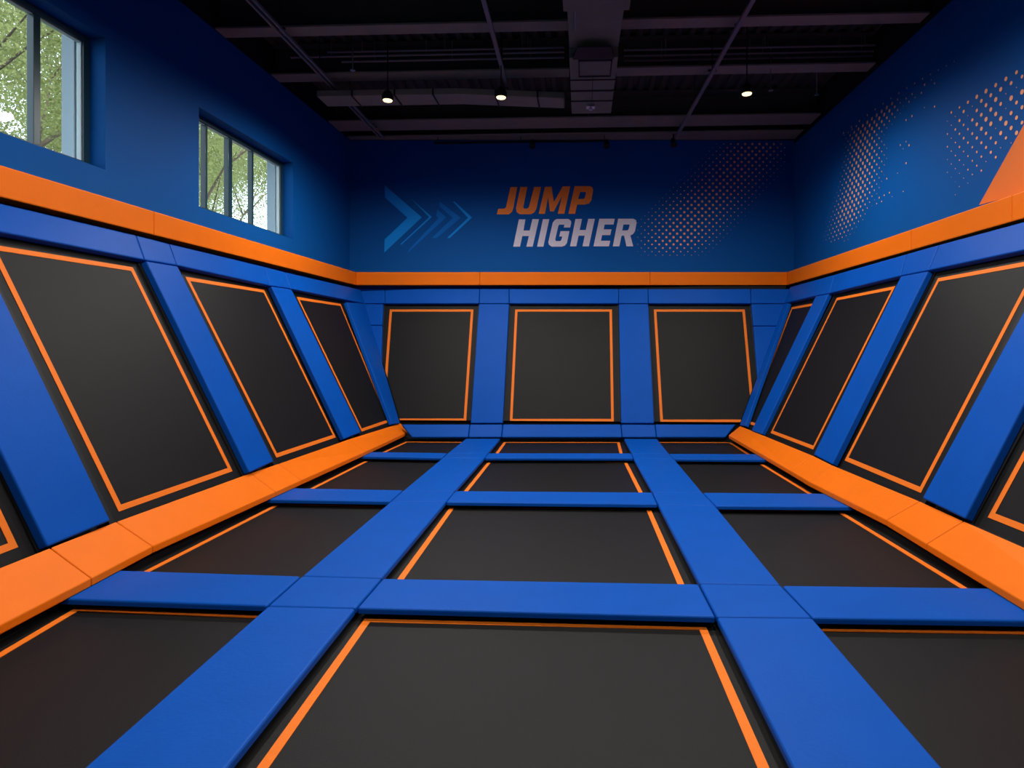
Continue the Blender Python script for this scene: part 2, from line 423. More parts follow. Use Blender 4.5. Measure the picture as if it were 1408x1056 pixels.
for d, pts in back:
    trampoline('wall_trampoline', pts, bB, 'black wall trampoline, %s' % d, 'back wall trampolines', .09, .03, [PL.off(-.02), PR.off(-.02), Plane((0, 0, .37), (0, 0, 1))], ring=.05, frame_up=.015)

# ------------------------------------------------------------------ wall padding
WPT = .062
def wpads(pl, lst, group, clips=()):
    for d, pts in lst:
        bm = bmesh.new(); p = clip(offset(hits(pts, pl), -.003, pl.n), clips); add_prism(bm, p, pl.n, WPT, .014, 3)
        tag(obj('wall_pad', bm, M['blue']), d, 'wall pad', group)
wpads(PL, [
 ('sloping blue upright pad at the left edge, widest on the left wall', [(-165, 286), (-42, 311), (153, 715.8), (65.7, 752.5)]),
 ('sloping blue upright pad between the largest and middle left wall trampolines', [(200.5, 358.3), (244.5, 365.5), (377, 634.5), (343.5, 650)]),
 ('sloping blue upright pad between the middle and farthest left wall trampolines', [(373, 393.4), (401, 397.4), (497, 594.5), (473.5, 604)]),
 ('narrow blue upright pad on the left wall running down into the back corner', [(476.5, 415.3), (504, 417), (562, 581), (539.5, 583.5)]),
 ('blue top pad above the nearest left wall trampoline, beyond the left edge', [(-480, 166), (-200, 231.5), (-165, 286), (-440, 228)]),
 ('blue junction pad over the widest left upright pad, beyond the left edge', [(-200, 231.5), (-62, 264), (-42, 311), (-165, 286)]),
 ('long blue top pad above the largest left wall trampoline', [(-62, 264), (187, 323), (199.5, 357.8), (-42, 311)]),
 ('small blue junction pad between the two longest left top pads', [(187, 323), (232.7, 334.7), (243.6, 365), (199.5, 357.8)]),
 ('blue top pad above the middle left wall trampoline', [(232.7, 334.7), (364, 366.5), (371.5, 392.8), (243.6, 365)]),
 ('small blue junction pad above the third upright pad of the left wall', [(364, 366.5), (392, 373.8), (399.8, 397), (371.5, 392.8)]),
 ('short blue top pad at the far end of the left wall, beside the corner', [(392, 373.8), (500, 399), (504, 418), (399.8, 397)])], 'blue pads of the left wall', [PB.off(.004)])
wpads(PR, [
 ('narrow blue upright pad on the right wall running down into the back corner', [(1068, 418.5), (1084.5, 416.2), (1024.5, 586), (1008, 583.6)]),
 ('blue upright pad between the farthest and middle right wall trampolines', [(1121.6, 407), (1139.3, 403.7), (1047, 597), (1033, 592.3)]),
 ('blue upright pad between the middle and largest right wall trampolines', [(1238.5, 379.4), (1276.5, 372.2), (1144, 639), (1118.4, 625.4)]),
 ('wide blue upright pad at the right edge, beside the largest right wall trampoline', [(1458, 334), (1530, 319), (1326, 713.7), (1267.2, 685)]),
 ('short blue top pad at the far end of the right wall, beside the corner', [(1070, 399), (1124, 384), (1121.2, 406.8), (1066, 420)]),
 ('smallest blue junction pad of the right wall, over the second upright pad', [(1124, 384), (1147, 377.5), (1139.6, 403.4), (1121.2, 406.8)]),
 ('blue top pad above the middle right wall trampoline', [(1147, 377.5), (1246, 349), (1238.5, 379.2), (1139.6, 403.4)]),
 ('blue junction pad over the third upright pad of the right wall', [(1246, 349), (1291.3, 336), (1276.6, 371.8), (1238.5, 379.2)]),
 ('long blue top pad above the largest right wall trampoline', [(1291.3, 336), (1475, 286), (1457, 333.8), (1276.6, 371.8)]),
 ('blue junction pad over the widest right upright pad, beyond the right edge', [(1475, 286), (1548, 266), (1530, 319), (1457, 333.8)]),
 ('blue top pad above the nearest right wall trampoline, beyond the right edge', [(1548, 266), (1800, 197), (1780, 266), (1530, 319)])], 'blue pads of the right wall', [PB.off(.004)])
wpads(PB, [
 ('blue top pad in the left corner of the back wall', [(470, 397), (529, 397), (529, 417.3), (470, 417.3)]),
 ('long blue top pad above the left back wall trampoline', [(529, 397), (659.5, 397), (658.8, 417.3), (529, 417.3)]),
 ('small blue top pad left of centre, above an upright pad of the back wall', [(659.5, 397), (700, 397), (700, 417.3), (658.8, 417.3)]),
 ('long blue top pad above the central back wall trampoline', [(700, 397), (850.6, 397), (850.8, 417.3), (700, 417.3)]),
 ('small blue top pad right of centre, above an upright pad of the back wall', [(850.6, 397), (891, 397), (891.6, 417.3), (850.8, 417.3)]),
 ('long blue top pad above the right back wall trampoline', [(891, 397), (1032.5, 397), (1033, 417.3), (891.6, 417.3)]),
 ('blue top pad in the right corner of the back wall', [(1032.5, 397), (1100, 397), (1100, 417.3), (1033, 417.3)]),
 ('blue upright pad between the left and central back wall trampolines', [(658.4, 417.6), (700.3, 417.6), (691.6, 582), (646.8, 582)]),
 ('blue upright pad between the central and right back wall trampolines', [(850.8, 417.6), (891.6, 417.6), (899.8, 582), (853.8, 582)]),
 ('upper small blue pad in the left back corner, under the top pad', [(470, 417.6), (526.8, 417.6), (525.6, 447), (470, 447)]),
 ('lower tapering blue pad in the left back corner', [(480, 447.3), (525.6, 447.3), (522.3, 581), (490, 581)]),
 ('upper small blue pad in the right back corner, under the top pad', [(1033, 417.6), (1085, 417.6), (1085, 448), (1036, 448)]),
 ('lower tapering blue pad in the right back corner', [(1036, 448.3), (1085, 448.3), (1085, 584), (1047, 584)])], 'blue pads of the back wall',
 [PL.off(-.03), PR.off(-.03)])
# low blue kerb pads in front of the back wall
b0, b1 = hit((600, 601.5), zpl(.115)), hit((1000, 601.9), zpl(.115)); t0 = hit((800, 583), zpl(.335))
PK = plane3(b0, b1 - b0, t0 - b0, -Y)
xt = [551, 646, 691.3, 853.8, 901, 1013]; xb = [566, 643.7, 689.5, 855.7, 903, 998]
kn = ['long blue kerb pad below the left back wall trampoline', 'short blue kerb pad at the far end of the left floor pad lane', 'long blue kerb pad below the central back wall trampoline',
      'short blue kerb pad at the far end of the right floor pad lane', 'long blue kerb pad below the right back wall trampoline']
for i in range(5):
    pad('kerb_pad', hits([(xt[i], 583), (xt[i + 1], 583), (xb[i + 1], 601.5), (xb[i], 601.5)], PK), PK, .09, M['blue'], kn[i], 'kerb pad', 'blue kerb pads of the back wall', .02)

# orange kerb pads along both side walls, tilted towards the lanes
def kerb(side, stations, d, iref, oref, labels):
    for k in range(len(stations) - 1):
        (oa, ia), (ob, ib) = stations[k], stations[k + 1]
        oa, ob, ib, ia = hit(oa, zpl(.312 if oa[1] < 590 else .374)), hit(ob, zpl(.312 if ob[1] < 590 else .374)), hit(ib, zpl(.166)), hit(ia, zpl(.166))
        e, h = (ob - oa).normalized() * .003, (ib - ia).normalized() * .003
        top = [oa + e, ob - e, ib - h, ia + h]
        bot = [V((p.x, p.y, .112)) for p in top]
        bm = bmesh.new(); add_hex(bm, top, bot, .008, 3)
        tag(obj('kerb_pad', bm, M['orange']), labels[k], 'kerb pad', 'orange kerb pads of the %s wall' % side)
kerb('left', [((-420, 948), (-420, 1076)), ((69, 753), (126, 795)), ((160, 717), (210, 751.2)), ((344.5, 650.3), (379, 676.3)), ((383, 637.4), (414.3, 660.3)), ((479, 604), (503, 620.8)), ((551, 581.5), (560, 594.3))], dL, (210, 751.2), (160, 717),
     ['big orange kerb pad cut off by the left edge of the view', 'short orange kerb pad under the widest left upright pad', 'long orange kerb pad under the largest left wall trampoline',
      'short orange kerb pad under the second left upright pad', 'orange kerb pad under the middle left wall trampoline', 'farthest orange kerb pad on the left, ending at the back wall'])
kerb('right', [((1017.8, 585.6), (1002, 598.5)), ((1117, 626), (1086.6, 647)), ((1144, 639.3), (1112.5, 662.3)), ((1264.8, 689), (1219, 715)), ((1325, 716.3), (1274, 747.8)), ((1760, 905), (1760, 1037))], dR, (1219, 715), (1264.8, 689),
     ['farthest orange kerb pad on the right, ending at the back wall', 'short orange kerb pad below the third right upright pad', 'long orange kerb pad under the largest right wall trampoline',
      'short orange kerb pad below the widest right upright pad', 'big orange kerb pad cut off by the right edge of the view'])

# orange ledge pads around the hall
def ledge(pl, wpl, xs, ends, labels, group):
    pts = [hit((x, 380), pl) for x in xs]
    for k in range(len(pts) - 1):
        a, b = pts[k], pts[k + 1]
        oa = ends[0] if (k == 0 and ends[0] is not None) else a - pl.n * WD
        ob = ends[1] if (k == len(pts) - 2 and ends[1] is not None) else b - pl.n * WD
        t = [V((p.x, p.y, ZT)) for p in (a, b, ob, oa)]
        t = offset(t, -.002, Z)
        bm = bmesh.new(); add_hex(bm, t, [V((p.x, p.y, ZB)) for p in t], .01, 2)
        tag(obj('ledge_pad', bm, M['orange']), labels[k], 'ledge pad', group)
ledge(BL_, WL, [-800, 212, 489.5], (None, HWL), ['long orange ledge pad under the near left window, at the left edge', 'orange ledge pad under the small left window, reaching the back corner'], 'orange ledge pads of the left wall')
ledge(BB_, WB, [489.5, 659.7, 893.9, 1082.3], (HWL, HWR), ['left orange ledge pad of the back wall, under the chevrons', 'middle orange ledge pad of the back wall, under the lettering', 'right orange ledge pad of the back wall, under the dots'], 'orange ledge pads of the back wall')
ledge(BR_, WR, [1082.3, 1252.4, 1390.7, 1900], (HWR, None), ['farthest orange ledge pad of the right wall, next to the corner', 'middle orange ledge pad of the right wall, meeting the orange triangle', 'orange ledge pad at the right edge, under the orange triangle'], 'orange ledge pads of the right wall')

# ------------------------------------------------------------------ wall paint: lettering, chevrons, dots, triangle
def flat(bm, loops, pl):
    loops = [hits(l, pl) for l in loops]
    vs = [p for l in loops for p in l]
    bv = [bm.verts.new(p) for p in vs]
    for t in tessellate_polygon(loops):
        try: bm.faces.new([bv[i] for i in t])
        except ValueError: pass
    for f in bm.faces:
        f.normal_update()
        if f.normal.dot(pl.n) < 0: f.normal_flip()
def zz(pts, s, ox, oy): return [(x / s + ox, y / s + oy) for x, y in pts]
PW = WB.off(.004)
def word(label, letters, m):
    lp = [[zz(l, 6.705, 675, 245) for l in ls] for ls in letters]
    c = hit(lp[0][0][0], PW)
    root = thing('wall_lettering', c, label, 'lettering')
    for ls in lp:
        bm = bmesh.new(); flat(bm, ls, PW); obj('letter', bm, m, root)
word('orange slanted word JUMP painted on the blue back wall', [
 [[(180, 82), (243, 82), (207, 275), (195, 310), (165, 333), (55, 333), (68, 283), (125, 281), (140, 268)]],
 [[(272, 80), (336, 80), (298, 265), (303, 280), (335, 281), (350, 268), (400, 80), (463, 80), (418, 285), (400, 315), (370, 332), (265, 332), (238, 312), (232, 275)]],
 [[(498, 80), (560, 78), (580, 220), (662, 76), (732, 74), (677, 328), (617, 328), (655, 165), (580, 306), (545, 306), (527, 175), (498, 328), (441, 328)]],
 [[(772, 73), (915, 73), (937, 86), (943, 110), (925, 205), (905, 232), (865, 243), (795, 243), (776, 328), (715, 328)], [(823, 127), (803, 192), (852, 192), (864, 183), (877, 137), (872, 127)]]], M['letter_o'])
word('pale grey slanted word HIGHER painted below the orange word', [
 [[(258, 380), (318, 380), (300, 483), (358, 482), (383, 378), (443, 378), (385, 631), (327, 631), (350, 533), (290, 533), (268, 631), (206, 631)]],
 [[(480, 378), (538, 378), (484, 631), (426, 631)]],
 [[(610, 376), (715, 376), (738, 395), (740, 415), (730, 455), (672, 455), (678, 428), (632, 428), (622, 438), (592, 565), (600, 580), (640, 580), (650, 568), (658, 538), (630, 538), (642, 488), (724, 488), (700, 600), (680, 622), (655, 631), (560, 631), (535, 612), (529, 590), (570, 410), (590, 385)]],
 [[(780, 376), (840, 376), (818, 478), (875, 478), (897, 375), (958, 375), (903, 628), (845, 628), (865, 530), (808, 530), (787, 628), (730, 628)]],
 [[(1000, 374), (1142, 374), (1130, 427), (1048, 427), (1040, 472), (1112, 472), (1100, 525), (1025, 525), (1014, 577), (1100, 577), (1088, 628), (946, 628)]],
 [[(1173, 374), (1315, 374), (1338, 388), (1343, 412), (1328, 490), (1310, 515), (1285, 528), (1312, 628), (1250, 628), (1228, 530), (1205, 530), (1184, 628), (1124, 628)], [(1222, 427), (1210, 482), (1256, 482), (1268, 474), (1280, 434), (1274, 427)]]], M['letter_w'])
for lab, pts, m in (
 ('largest pale blue chevron painted on the back wall, leftmost of the row', [(130, 90), (610, 505), (125, 960), (130, 790), (425, 510), (135, 250)], 'chev'),
 ('thin outline chevron right beside the largest painted chevron', [(455, 248), (738, 500), (345, 860), (333, 852), (706, 503)], 'chev'),
 ('dark blue hooked chevron with a long lower arm, middle of the row', [(808, 400), (925, 505), (425, 965), (440, 925), (822, 520), (797, 480)], 'chev2'),
 ('wide mid blue chevron, second from the right of the row', [(838, 298), (1112, 510), (805, 772), (738, 772), (1010, 512), (838, 362)], 'chev2'),
 ('slim pale chevron, rightmost of the painted row', [(1008, 300), (1035, 303), (1258, 508), (970, 772), (935, 772), (1207, 512)], 'chev')):
    bm = bmesh.new(); flat(bm, [zz(pts, 9.387, 515, 245)], PW); tag(obj('painted_chevron', bm, M[m]), lab, 'wall painting', 'painted chevrons')
def dots(pl, base, u, s0, s1, z0, z1, size, step):
    bm = bmesh.new(); i = 0; z = z0
    fw = V((-math.sin(PHI), math.cos(PHI), 0)); rt = V((math.cos(PHI), math.sin(PHI), 0))
    while z < z1:
        s = s0 + (step / 2 if i % 2 else 0)
        while s < s1:
            p = base + u * s; p = V((p.x, p.y, z)); d = p - EYE
            px = PX + F * d.dot(rt) / d.dot(fw); py = PY - F * d.z / d.dot(fw)
            r = size(px, py, i)
            if r > .003:
                c = p + pl.n * .004; k = 10
                vs = [bm.verts.new(c + u * (r * math.cos(6.28318 * j / k)) + Z * (r * math.sin(6.28318 * j / k))) for j in range(k)]
                f = bm.faces.new(vs); f.normal_update()
                if f.normal.dot(pl.n) < 0: f.normal_flip()
            s += step
        z += step / 2; i += 1
    return bm
def lerp(t, a): 
    for (x0, y0), (x1, y1) in zip(a, a[1:]):
        if t <= x1: return y0 + (y1 - y0) * max(0, (t - x0) / (x1 - x0))
    return a[-1][1]
def size_back(px, py, i):
    if px < 872 or py > 354 or py < 190: return 0
    xc = lerp(py, [(190, 1048), (200, 1040), (250, 998), (300, 950), (345, 925)]); hw = lerp(py, [(190, 62), (250, 74), (300, 78), (350, 58)])
    k = 1 - abs(px - xc) / hw
    if k <= 0: return 0
    e = min(1, (354 - py) / 26 + .25)
    return .0235 * min(1, (k * 1.25) ** .75) * e
bmd = dots(WB, V((HWL.x, HWL.y, 0)), ub, 5, L_ - .12, 3.3, 5.72, size_back, .142)
tag(obj('dot_mural', bmd, M['dot']), 'slanting field of small orange dots on the back wall, right of the lettering', 'mural', kind='stuff')
random.seed(3)
def size_r1(px, py, i):
    xc = lerp(py, [(150, 1215), (185, 1183), (215, 1184), (260, 1175), (300, 1163), (335, 1150)])
    hwl = lerp(py, [(150, 30), (190, 26), (220, 28), (335, 26)]); hwr = lerp(py, [(140, 30), (200, 42), (260, 40), (300, 30), (335, 16)])
    if py > 333: return 0
    k = 1 - ((xc - px) / hwl if px < xc else (px - xc) / hwr)
    top = 190 - (px - 1155) * .66
    if py < top - 2: return 0
    if k <= 0:
        return .013 * random.uniform(.5, 1.1) if xc < px < xc + 78 and i % 4 < 2 and py < 285 and random.random() < .8 - (px - xc) / 200 else 0
    return .027 * min(1, (1.3 * k) ** .9) * min(1, .35 + (335 - py) / 60)
def size_r2(px, py, i):
    if px < 1262 or px > 1420: return 0
    top = 165 - (px - 1280) * .62; bot = 290 - max(0, px - 1300) * 1.0
    if py < top or py > bot: return 0
    k = 1 - math.hypot((px - 1382) / 135, (py - 140) / 150)
    if k <= 0: return 0
    if random.random() < .15: return .006
    return .0245 * min(1, (1.3 * k) ** 1.0) * random.uniform(.75, 1.1)
bmd = dots(WR, baseR, tr_, .2, 5.5, 3.2, 5.7, size_r1, .142)
for i in range(15):                        # the single row of dots trailing up towards the roof
    t = i / 14; c = hit((1160 + 152 * t, 183 - 98 * t - 6 * math.sin(t * 3.1)), WR.off(.004)); rr = .018 - .011 * t
    f = bmd.faces.new([bmd.verts.new(c + tr_ * (rr * math.cos(6.28318 * j / 10)) + Z * (rr * math.sin(6.28318 * j / 10))) for j in range(10)]); f.normal_update()
    if f.normal.dot(WR.n) < 0: f.normal_flip()
tag(obj('dot_mural', bmd, M['dot']), 'dense curved swarm of orange dots on the right wall near the back corner', 'mural', kind='stuff')
bmd = dots(WR, baseR, tr_, 5.0, 9, 3.3, 5.7, size_r2, .15)
tag(obj('dot_mural', bmd, M['dot']), 'looser cluster of bigger orange dots on the right wall, beside the orange triangle', 'mural', kind='stuff')
bm = bmesh.new(); tp = WR.off(.004)
tri = clip(hits([(1346, 282), (1408, 171), (1495, 12), (1760, -260), (1760, 170)], tp), [Plane((0, 0, ZT + .003), (0, 0, 1)), Plane((0, 0, 5.55), (0, 0, -1))])
f = bm.faces.new([bm.verts.new(p) for p in tri]); f.normal_update()
if f.normal.dot(tp.n) < 0: f.normal_flip()
tag(obj('painted_triangle', bm, M['tri']), 'big orange triangle painted on the blue right wall at the edge of view', 'wall painting')

# ------------------------------------------------------------------ roof steel, pipes and duct
def beam(yc, zb, half, lab, m='beam'):
    root = thing('roof_beam', V((0, yc, zb)), lab, 'beam', 'roof beams')
    xl, xr = -5.6, 5.3
    pa, pb = hit((0, 0), WL), None
    def xat(pl, y): return pl.p.x - (y - pl.p.y) * pl.n.y / pl.n.x
    xl, xr = xat(WL, yc) + .01, xat(WR, yc) - .01
    bm = bmesh.new(); abox(bm, (xl, yc - half, zb), (xr, yc + half, zb + .025)); obj('bottom_flange', bm, M[m], root)
    bm = bmesh.new(); abox(bm, (xl, yc - .012, zb + .025), (xr, yc + .012, ZD - .025)); obj('web', bm, M['deck'], root)
    bm = bmesh.new(); abox(bm, (xl, yc - half, ZD - .025), (xr, yc + half, ZD)); obj('top_flange', bm, M['deck'], root)
HB = 5.80
def yrow(py, z): return (z - EYE.z) * F / (PY - py)
for y0, y1, z, lab in ((29, 42, HB, 'nearest dark steel roof beam, crossing at the top of the view'), (95, 106, HB, 'second dark steel roof beam, just in front of the lamps'),
                    (162, 176, HB, 'third dark steel roof beam, beyond the end of the duct'), (184, 195.5, HB, 'farthest dark steel roof beam, along the top of the back wall')):
    a, b = yrow(y0, z), yrow(y1, z); beam((a + b) / 2, z, (b - a) / 2, lab)
def rod(name, pts, r, m, lab, cat, group=None, seg=8):
    bm = bmesh.new()
    for a, b in zip(pts, pts[1:]): tube(bm, a, b, r, seg=seg)
    return tag(obj(name, bm, M[m], smooth=False), lab, cat, group)
def conduit(p0, p1, z, lab, twin=False, wdt=.03):
    a, b = hit(p0, zpl(z)), hit(p1, zpl(z))
    a = a + (a - b) * .25
    root = thing('conduit_run', (a + b) / 2, lab, 'conduit', 'conduit runs below the beams')
    d = (b - a).normalized(); s = V((d.y, -d.x, 0))
    offs = (-.035, .035) if twin else (0,)
    for o_ in offs:
        bm = bmesh.new(); box(bm, (a + b) / 2 + s * o_, s, d, Z, wdt / 2, (b - a).length / 2, .02, .004); obj('conduit', bm, M['pipe'], root)
    k = int((b - a).length / 1.1)
    for i in range(k):
        c = a + (b - a) * ((i + .6) / k)
        bm = bmesh.new(); box(bm, c + Z * .03, s, d, Z, .06, .015, .012, .003); tube(bm, c + Z * .03, (c.x, c.y, ZD), .006); obj('hanger', bm, M['black'], root)
ZC = 5.70
conduit((345, 0), (525, 189), ZC, 'twin grey conduit running down the left side of the ceiling', True, .028)
conduit((665, 0), (697, 118), ZC, 'grey strut left of the duct, ending above the middle lamp', False, .055)
conduit((1035, 0), (929, 190), ZC, 'grey strut right of the duct, running to the back wall', False, .055)
for py, x0, x1, z, lab in ((72, 450, 776, 6.08, 'upper thin pipe crossing under the deck, left of the duct'), (79, 400, 776, 6.02, 'middle thin pipe crossing under the deck, left of the duct'), (85, 470, 776, 5.96, 'lower thin pipe crossing under the deck, left of the duct'),
                        (69, 858, 1240, 6.08, 'upper thin pipe crossing under the deck, right of the duct'), (77, 858, 1235, 6.02, 'middle thin pipe crossing under the deck, right of the duct'), (84, 858, 1200, 5.96, 'lower thin pipe crossing under the deck, right of the duct')):
    a, b = hit((x0, py), zpl(z)), hit((x1, py), zpl(z)); b.y = a.y
    bm = bmesh.new(); tube(bm, a, b, .016, seg=8)
    for t in (.15, .5, .85):
        c = a + (b - a) * t; tube(bm, c, (c.x, c.y, ZD), .005, seg=6)
    tag(obj('ceiling_pipe', bm, M['pipe']), lab, 'pipe', 'thin pipes under the deck')

# main duct
zd = 5.15
y_far = yrow(156.8, zd); y_near = yrow(11, zd)
xl, xr = hit((783.5, 90), zpl(zd)).x, hit((848.5, 90), zpl(zd)).x
xl, xr = hit((785, 156.8), zpl(zd)).x, hit((839, 156.8), zpl(zd)).x
xr = (xr + hit((860, 11), zpl(zd)).x) / 2; xl = (xl + hit((781.4, 11), zpl(zd)).x) / 2
root = thing('air_duct', V(((xl + xr) / 2, y_far, zd)), 'big dark rectangular air duct hanging in the middle of the ceiling', 'duct')
yl = yrow(80, zd)
bm = bmesh.new(); abox(bm, (xl, yl, zd), (xr, y_far, zd + .5), .01); obj('front_section', bm, M['duct'], root)
bm = bmesh.new()   # nearer section, its underside sloping up towards the lip
add_hex(bm, [V((xl, y_near, zd + .5)), V((xr, y_near, zd + .5)), V((xr, yl, zd + .5)), V((xl, yl, zd + .5))], [V((xl, y_near, zd)), V((xr, y_near, zd)), V((xr, yl - .05, zd + .10)), V((xl, yl - .05, zd + .10))], .006)
obj('rear_section', bm, M['duct'], root)
bm = bmesh.new(); abox(bm, (xl - .04, y_near - .9, zd - .04), (xr + .05, y_near, zd + .56), .01); obj('collar', bm, M['duct'], root)
for py, hw in ((110, .006), (125, .016), (139, .010)):
    y = yrow(py, zd); bm = bmesh.new()
    abox(bm, (xl - .012, y - hw, zd - .012), (xr + .012, y + hw, zd + .5)); obj('joint', bm, M['seam'], root)
a, b = hit((793, 84), zpl(zd - .014)), hit((843, 106), zpl(zd - .014))
bm = bmesh.new(); y0, y1, x0, x1 = a.y, b.y, a.x + .02, b.x - .03
for lo, hi in (((x0, y0, 0), (x1, y0 + .03, 0)), ((x0, y1 - .02, 0), (x1, y1, 0)), ((x0, y0, 0), (x0 + .015, y1, 0)), ((x1 - .015, y0, 0), (x1, y1, 0))):
    abox(bm, (lo[0], lo[1], zd - .012), (hi[0], hi[1], zd))
obj('access_panel', bm, M['seam'], root)
bm = bmesh.new(); c = (xl + xr) / 2; abox(bm, (c - .004, yrow(107, zd), zd - .006), (c + .004, yrow(139, zd), zd)); obj('seam', bm, M['seam'], root)
bm = bmesh.new()
for s in (1,):
    add_hex(bm, [V((xl + .10, yl - .30, zd - .002)), V((xr - .10, yl - .30, zd - .002)), V((xr - .05, yl, zd + .05)), V((xl + .04, yl, zd + .05))],
            [V((xl + .10, yl - .30, zd - .02)), V((xr - .10, yl - .30, zd - .02)), V((xr - .05, yl, zd - .02)), V((xl + .04, yl, zd - .02))])
obj('diffuser', bm, M['seam'], root)
bm = bmesh.new(); a = hit((792, 13), zpl(zd - .02)); b = hit((791, 42), zpl(zd - .02)); tube(bm, a, b, .012, seg=8); obj('hanger_strap', bm, M['pipe'], root)
for s in (xl - .02, xr + .02):
    for y in (y_near + .3, y_far - .5):
        bm = bmesh.new(); tube(bm, (s, y, zd + .2), (s, y, ZD), .007, seg=6); obj('hanger_rod', bm, M['black'], root)
bm = bmesh.new(); p = hit((812, 148), zpl(zd - .03)); abox(bm, (p.x - .06, p.y - .06, zd - .03), (p.x + .06, p.y + .06, zd - .001)); lathe(bm, (p.x, p.y, zd - .07), [(.012, 0), (.03, .01), (.03, .02), (.012, .045)], 12)
tag(obj('smoke_detector', bm, M['steel']), 'small shiny fitting under the far end of the big duct', 'detector')

# branch duct, straight then dropping towards the main duct
zz_ = 5.50
root = thing('branch_duct', hit((600, 134), zpl(zz_)), 'flat dark branch duct crossing at lamp height, bending down near the big duct', 'duct')
yb = yrow(134, zz_)
def brseg(p0, p1, z0, z1, name='duct_section', w_=.20, h_=.09):
    a = V((p0, yb, z0)); b = V((p1, yb, z1)); d = (b - a).normalized(); u = d.cross(Y).normalized()
    bm = bmesh.new(); box(bm, (a + b) / 2 + Z * h_ * .5, d, Y, u, (b - a).length / 2, w_, h_ / 2, .006); return obj(name, bm, M['beam' if name == 'duct_section' else 'seam'], root)
xs_ = [hit((x, 134), zpl(zz_)).x for x in (437, 633, 776)]
brseg(xs_[0], xs_[1], zz_, zz_); brseg(xs_[1], xs_[2], zz_, zz_ - .09)
for t in (.25, .55, .82): x = xs_[0] + (xs_[1] - xs_[0]) * t; brseg(x - .012, x + .012, zz_ - .012, zz_ - .012, 'joint', .215, .10)
for t in (.35, .75): x = xs_[1] + (xs_[2] - xs_[1]) * t; brseg(x - .012, x + .012, zz_ - .012 - .09 * t, zz_ - .012 - .09 * t, 'joint', .215, .10)
for t in (.1, .6):
    x = xs_[0] + (xs_[1] - xs_[0]) * t; bm = bmesh.new(); tube(bm, (x, yb, zz_ + .1), (x, yb, ZD), .006, seg=6); obj('hanger_rod', bm, M['black'], root)

# ------------------------------------------------------------------ lamps
def lamp(loc, lab, power):
    x, y, z = loc
    root = thing('ceiling_lamp', V(loc), lab, 'lamp', 'ceiling lamps')
    bm = bmesh.new(); lathe(bm, (x, y, z + .012), [(.075, 0), (.082, .01), (.082, .07), (.05, .12), (.02, .15)], 24); obj('housing', bm, M['black'], root, True)
    bm = bmesh.new(); lathe(bm, (x, y, z), [(.062, 0), (.068, .012)], 24); obj('lens', bm, M['lens'], root)
    bm = bmesh.new(); tube(bm, (x, y, z + .15), (x, y, ZD - .03), .008, seg=8); obj('rod', bm, M['black'], root)
    bm = bmesh.new(); lathe(bm, (x, y, ZD - .035), [(.05, 0), (.05, .035)], 16); obj('canopy', bm, M['black'], root)
    ld = bpy.data.lights.new('downlight', 'SPOT'); ld.energy = power; ld.spot_size = math.radians(176); ld.spot_blend = .75; ld.shadow_soft_size = .10; ld.color = (1, .96, .91)
    lo_ = bpy.data.objects.new('downlight', ld); COL.objects.link(lo_); lo_.parent = root; lo_.location = (0, 0, -.02)
    return root
ZL = 5.22
for (px, py), lab in (((533, 139), 'lit round ceiling lamp on the left, nearest the left wall'), ((689, 135), 'lit round ceiling lamp in the middle, left of the big duct'), ((1027, 130), 'lit round ceiling lamp on the right side of the ceiling')):
    lamp(tuple(hit((px, py), zpl(ZL))), lab, LAMP_W)
# unseen lamps of the same kind, added to light the near floor
for i, (x, y) in enumerate(((-2.4, 4.6), (.35, 4.6), (2.4, 4.6), (-2.4, .8), (2.4, .8))):
    lamp((x, y, ZL), ['added ceiling lamp above the near %s trampolines, out of view' % s for s in ('left', 'centre', 'right')][i] if i < 3 else 'added unseen ceiling lamp above the camera, %s side' % ('left' if i == 3 else 'right'), LAMP_W_NEAR)

# small fittings
def sprinkler(px, py, lab):
    p = hit((px, py), zpl(5.5)); bm = bmesh.new()
    tube(bm, p, (p.x, p.y, ZD), .008, seg=6); lathe(bm, (p.x, p.y, p.z - .03), [(.035, 0), (.035, .006), (.012, .012), (.012, .04)], 12)
    tag(obj('sprinkler', bm, M['steel']), lab, 'sprinkler', 'ceiling sprinklers')
sprinkler(485, 94, 'tiny sprinkler left, between the twin conduit and the lamps')
sprinkler(1060, 122, 'tiny sprinkler just right of the right-hand lamp')
sprinkler(1123, 128, 'tiny sprinkler farther right, near the top of the right wall')
yt = 12.0
def at_y(px, py, y=yt):
    d = ray(px, py); return EYE + d * (y / d.y)
a, b = at_y(597, 195), at_y(836, 195)
bm = bmesh.new(); box(bm, (a + b) / 2, X, Y, Z, (b.x - a.x) / 2, .02, .018, .003)
for t in (.02, .5, .98):
    c = a + (b - a) * t; tube(bm, c, (c.x, c.y, ZD), .008, seg=6)
tag(obj('lighting_track', bm, M['black']), 'thin black track hanging in front of the top of the back wall', 'track')
def track_head(px, py, lab):
    p = at_y(px, py); bm = bmesh.new(); root = thing('track_spotlight', p, lab, 'spotlight', 'unlit track spotlights')
    tube(bm, (p.x, p.y, p.z + .09), (p.x, p.y, p.z + (.35 if px > 900 else .03)), .012, seg=8); obj('stem', bm, M['black'], root)
    bm = bmesh.new(); d = V((0, -.6, -.8)).normalized(); c = p + Z * .03; tube(bm, c - d * .08, c + d * .08, .05, .062, 16); obj('head', bm, M['black'], root)
track_head(732, 200, 'unlit black spotlight at the middle of the thin track')
track_head(834, 200, 'unlit black spotlight at the right end of the thin track')
track_head(926, 198, 'unlit black spotlight where the right strut meets the back wall')
a, b = at_y(773, 165, 11.3), at_y(845, 163, 11.3)
bm = bmesh.new(); tube(bm, a, b, .012, seg=8); tube(bm, (a + b) / 2, ((a.x + b.x) / 2, 11.3, ZD), .006, seg=6)
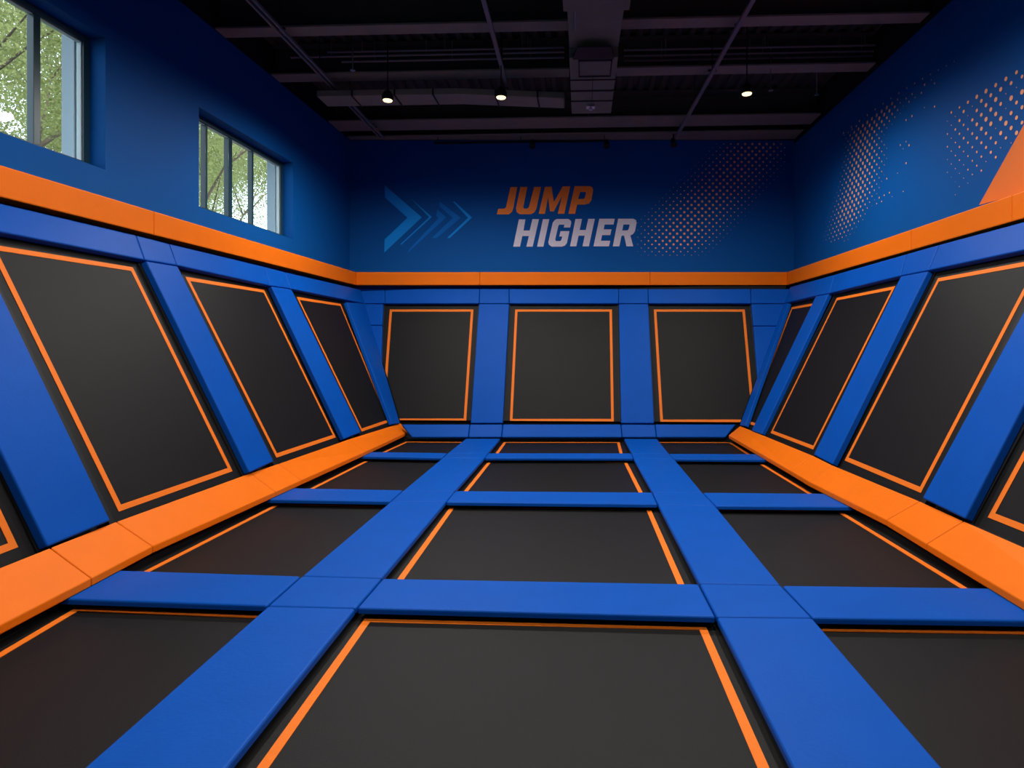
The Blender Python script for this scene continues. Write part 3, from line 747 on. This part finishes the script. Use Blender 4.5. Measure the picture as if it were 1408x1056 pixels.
tag(obj('hanging_bar', bm, M['pipe']), 'short thin horizontal bar hanging beyond the end of the duct', 'bar')

# ------------------------------------------------------------------ trees outside the left windows
def tree(x, y, h, lab, nleaf, seed, lean=0):
    rnd = random.Random(seed)
    root = thing('tree', V((x, y, 0)), lab, 'tree', 'trees outside the windows')
    bm = bmesh.new(); tips = []
    def branch(p, d, ln, r, lev):
        k = 3; q = V(p)
        for i in range(k):
            nd = (d + V((rnd.uniform(-.18, .18), rnd.uniform(-.18, .18), rnd.uniform(-.05, .15)))).normalized()
            e = q + nd * (ln / k); tube(bm, q, e, r * (1 - .22 * i), r * (1 - .22 * (i + 1)), 8)
            q = e; d = nd
            if lev >= 1 or i == 2: tips.append(V(q))
        if lev < 4:
            for j in range(3 if lev < 3 else 2):
                a = rnd.uniform(0, 6.28); s = rnd.uniform(.45, .9)
                nd = (d + V((math.cos(a) * s, math.sin(a) * s, rnd.uniform(-.2, .45)))).normalized()
                branch(q, nd, ln * rnd.uniform(.6, .8), r * .42, lev + 1)
    branch(V((x, y, 0)), V((lean, 0, 1)), h * .42, .17, 0)
    obj('trunk', bm, M['bark'], root)
    vs, fs = [], []
    for i in range(nleaf):
        t = tips[rnd.randrange(len(tips))]
        c = t + V((rnd.gauss(0, .42), rnd.gauss(0, .42), rnd.gauss(0, .42)))
        s = rnd.uniform(.022, .048); u = V((rnd.gauss(0, 1), rnd.gauss(0, 1), rnd.gauss(0, 1))).normalized(); v_ = u.orthogonal().normalized()
        k = len(vs); vs += [c - u * s, c + v_ * s * .55, c + u * s, c - v_ * s * .55]; fs.append((k, k + 1, k + 2, k + 3))
    me = bpy.data.meshes.new('foliage'); me.from_pydata([p - V((x, y, 0)) for p in vs], [], fs); me.materials.append(M['leaf'])
    o = bpy.data.objects.new('foliage', me); COL.objects.link(o); o.parent = root
tree(-9.6, 9.6, 8.6, 'leafy green tree outside the near left window', 52000, 11)
tree(-10.4, 14.3, 9.0, 'leafy tree outside the small left window, with a forked trunk', 52000, 23)
tree(-10.2, 18.8, 8.6, 'farther leafy tree behind the far side of the small left window', 48000, 31)
tree(-15.5, 17.0, 9.6, 'background leafy tree filling the gaps behind the near-window tree', 42000, 41)
tree(-15.8, 25.0, 10.0, 'background leafy tree filling the gaps behind the forked tree', 42000, 47)
bm = bmesh.new(); abox(bm, (-40, -12, -.3), (-6.0, 45, -.02)); struct('ground', bm, mat('grass_ground', (.10, .14, .05), .9, .1, .3, 2))
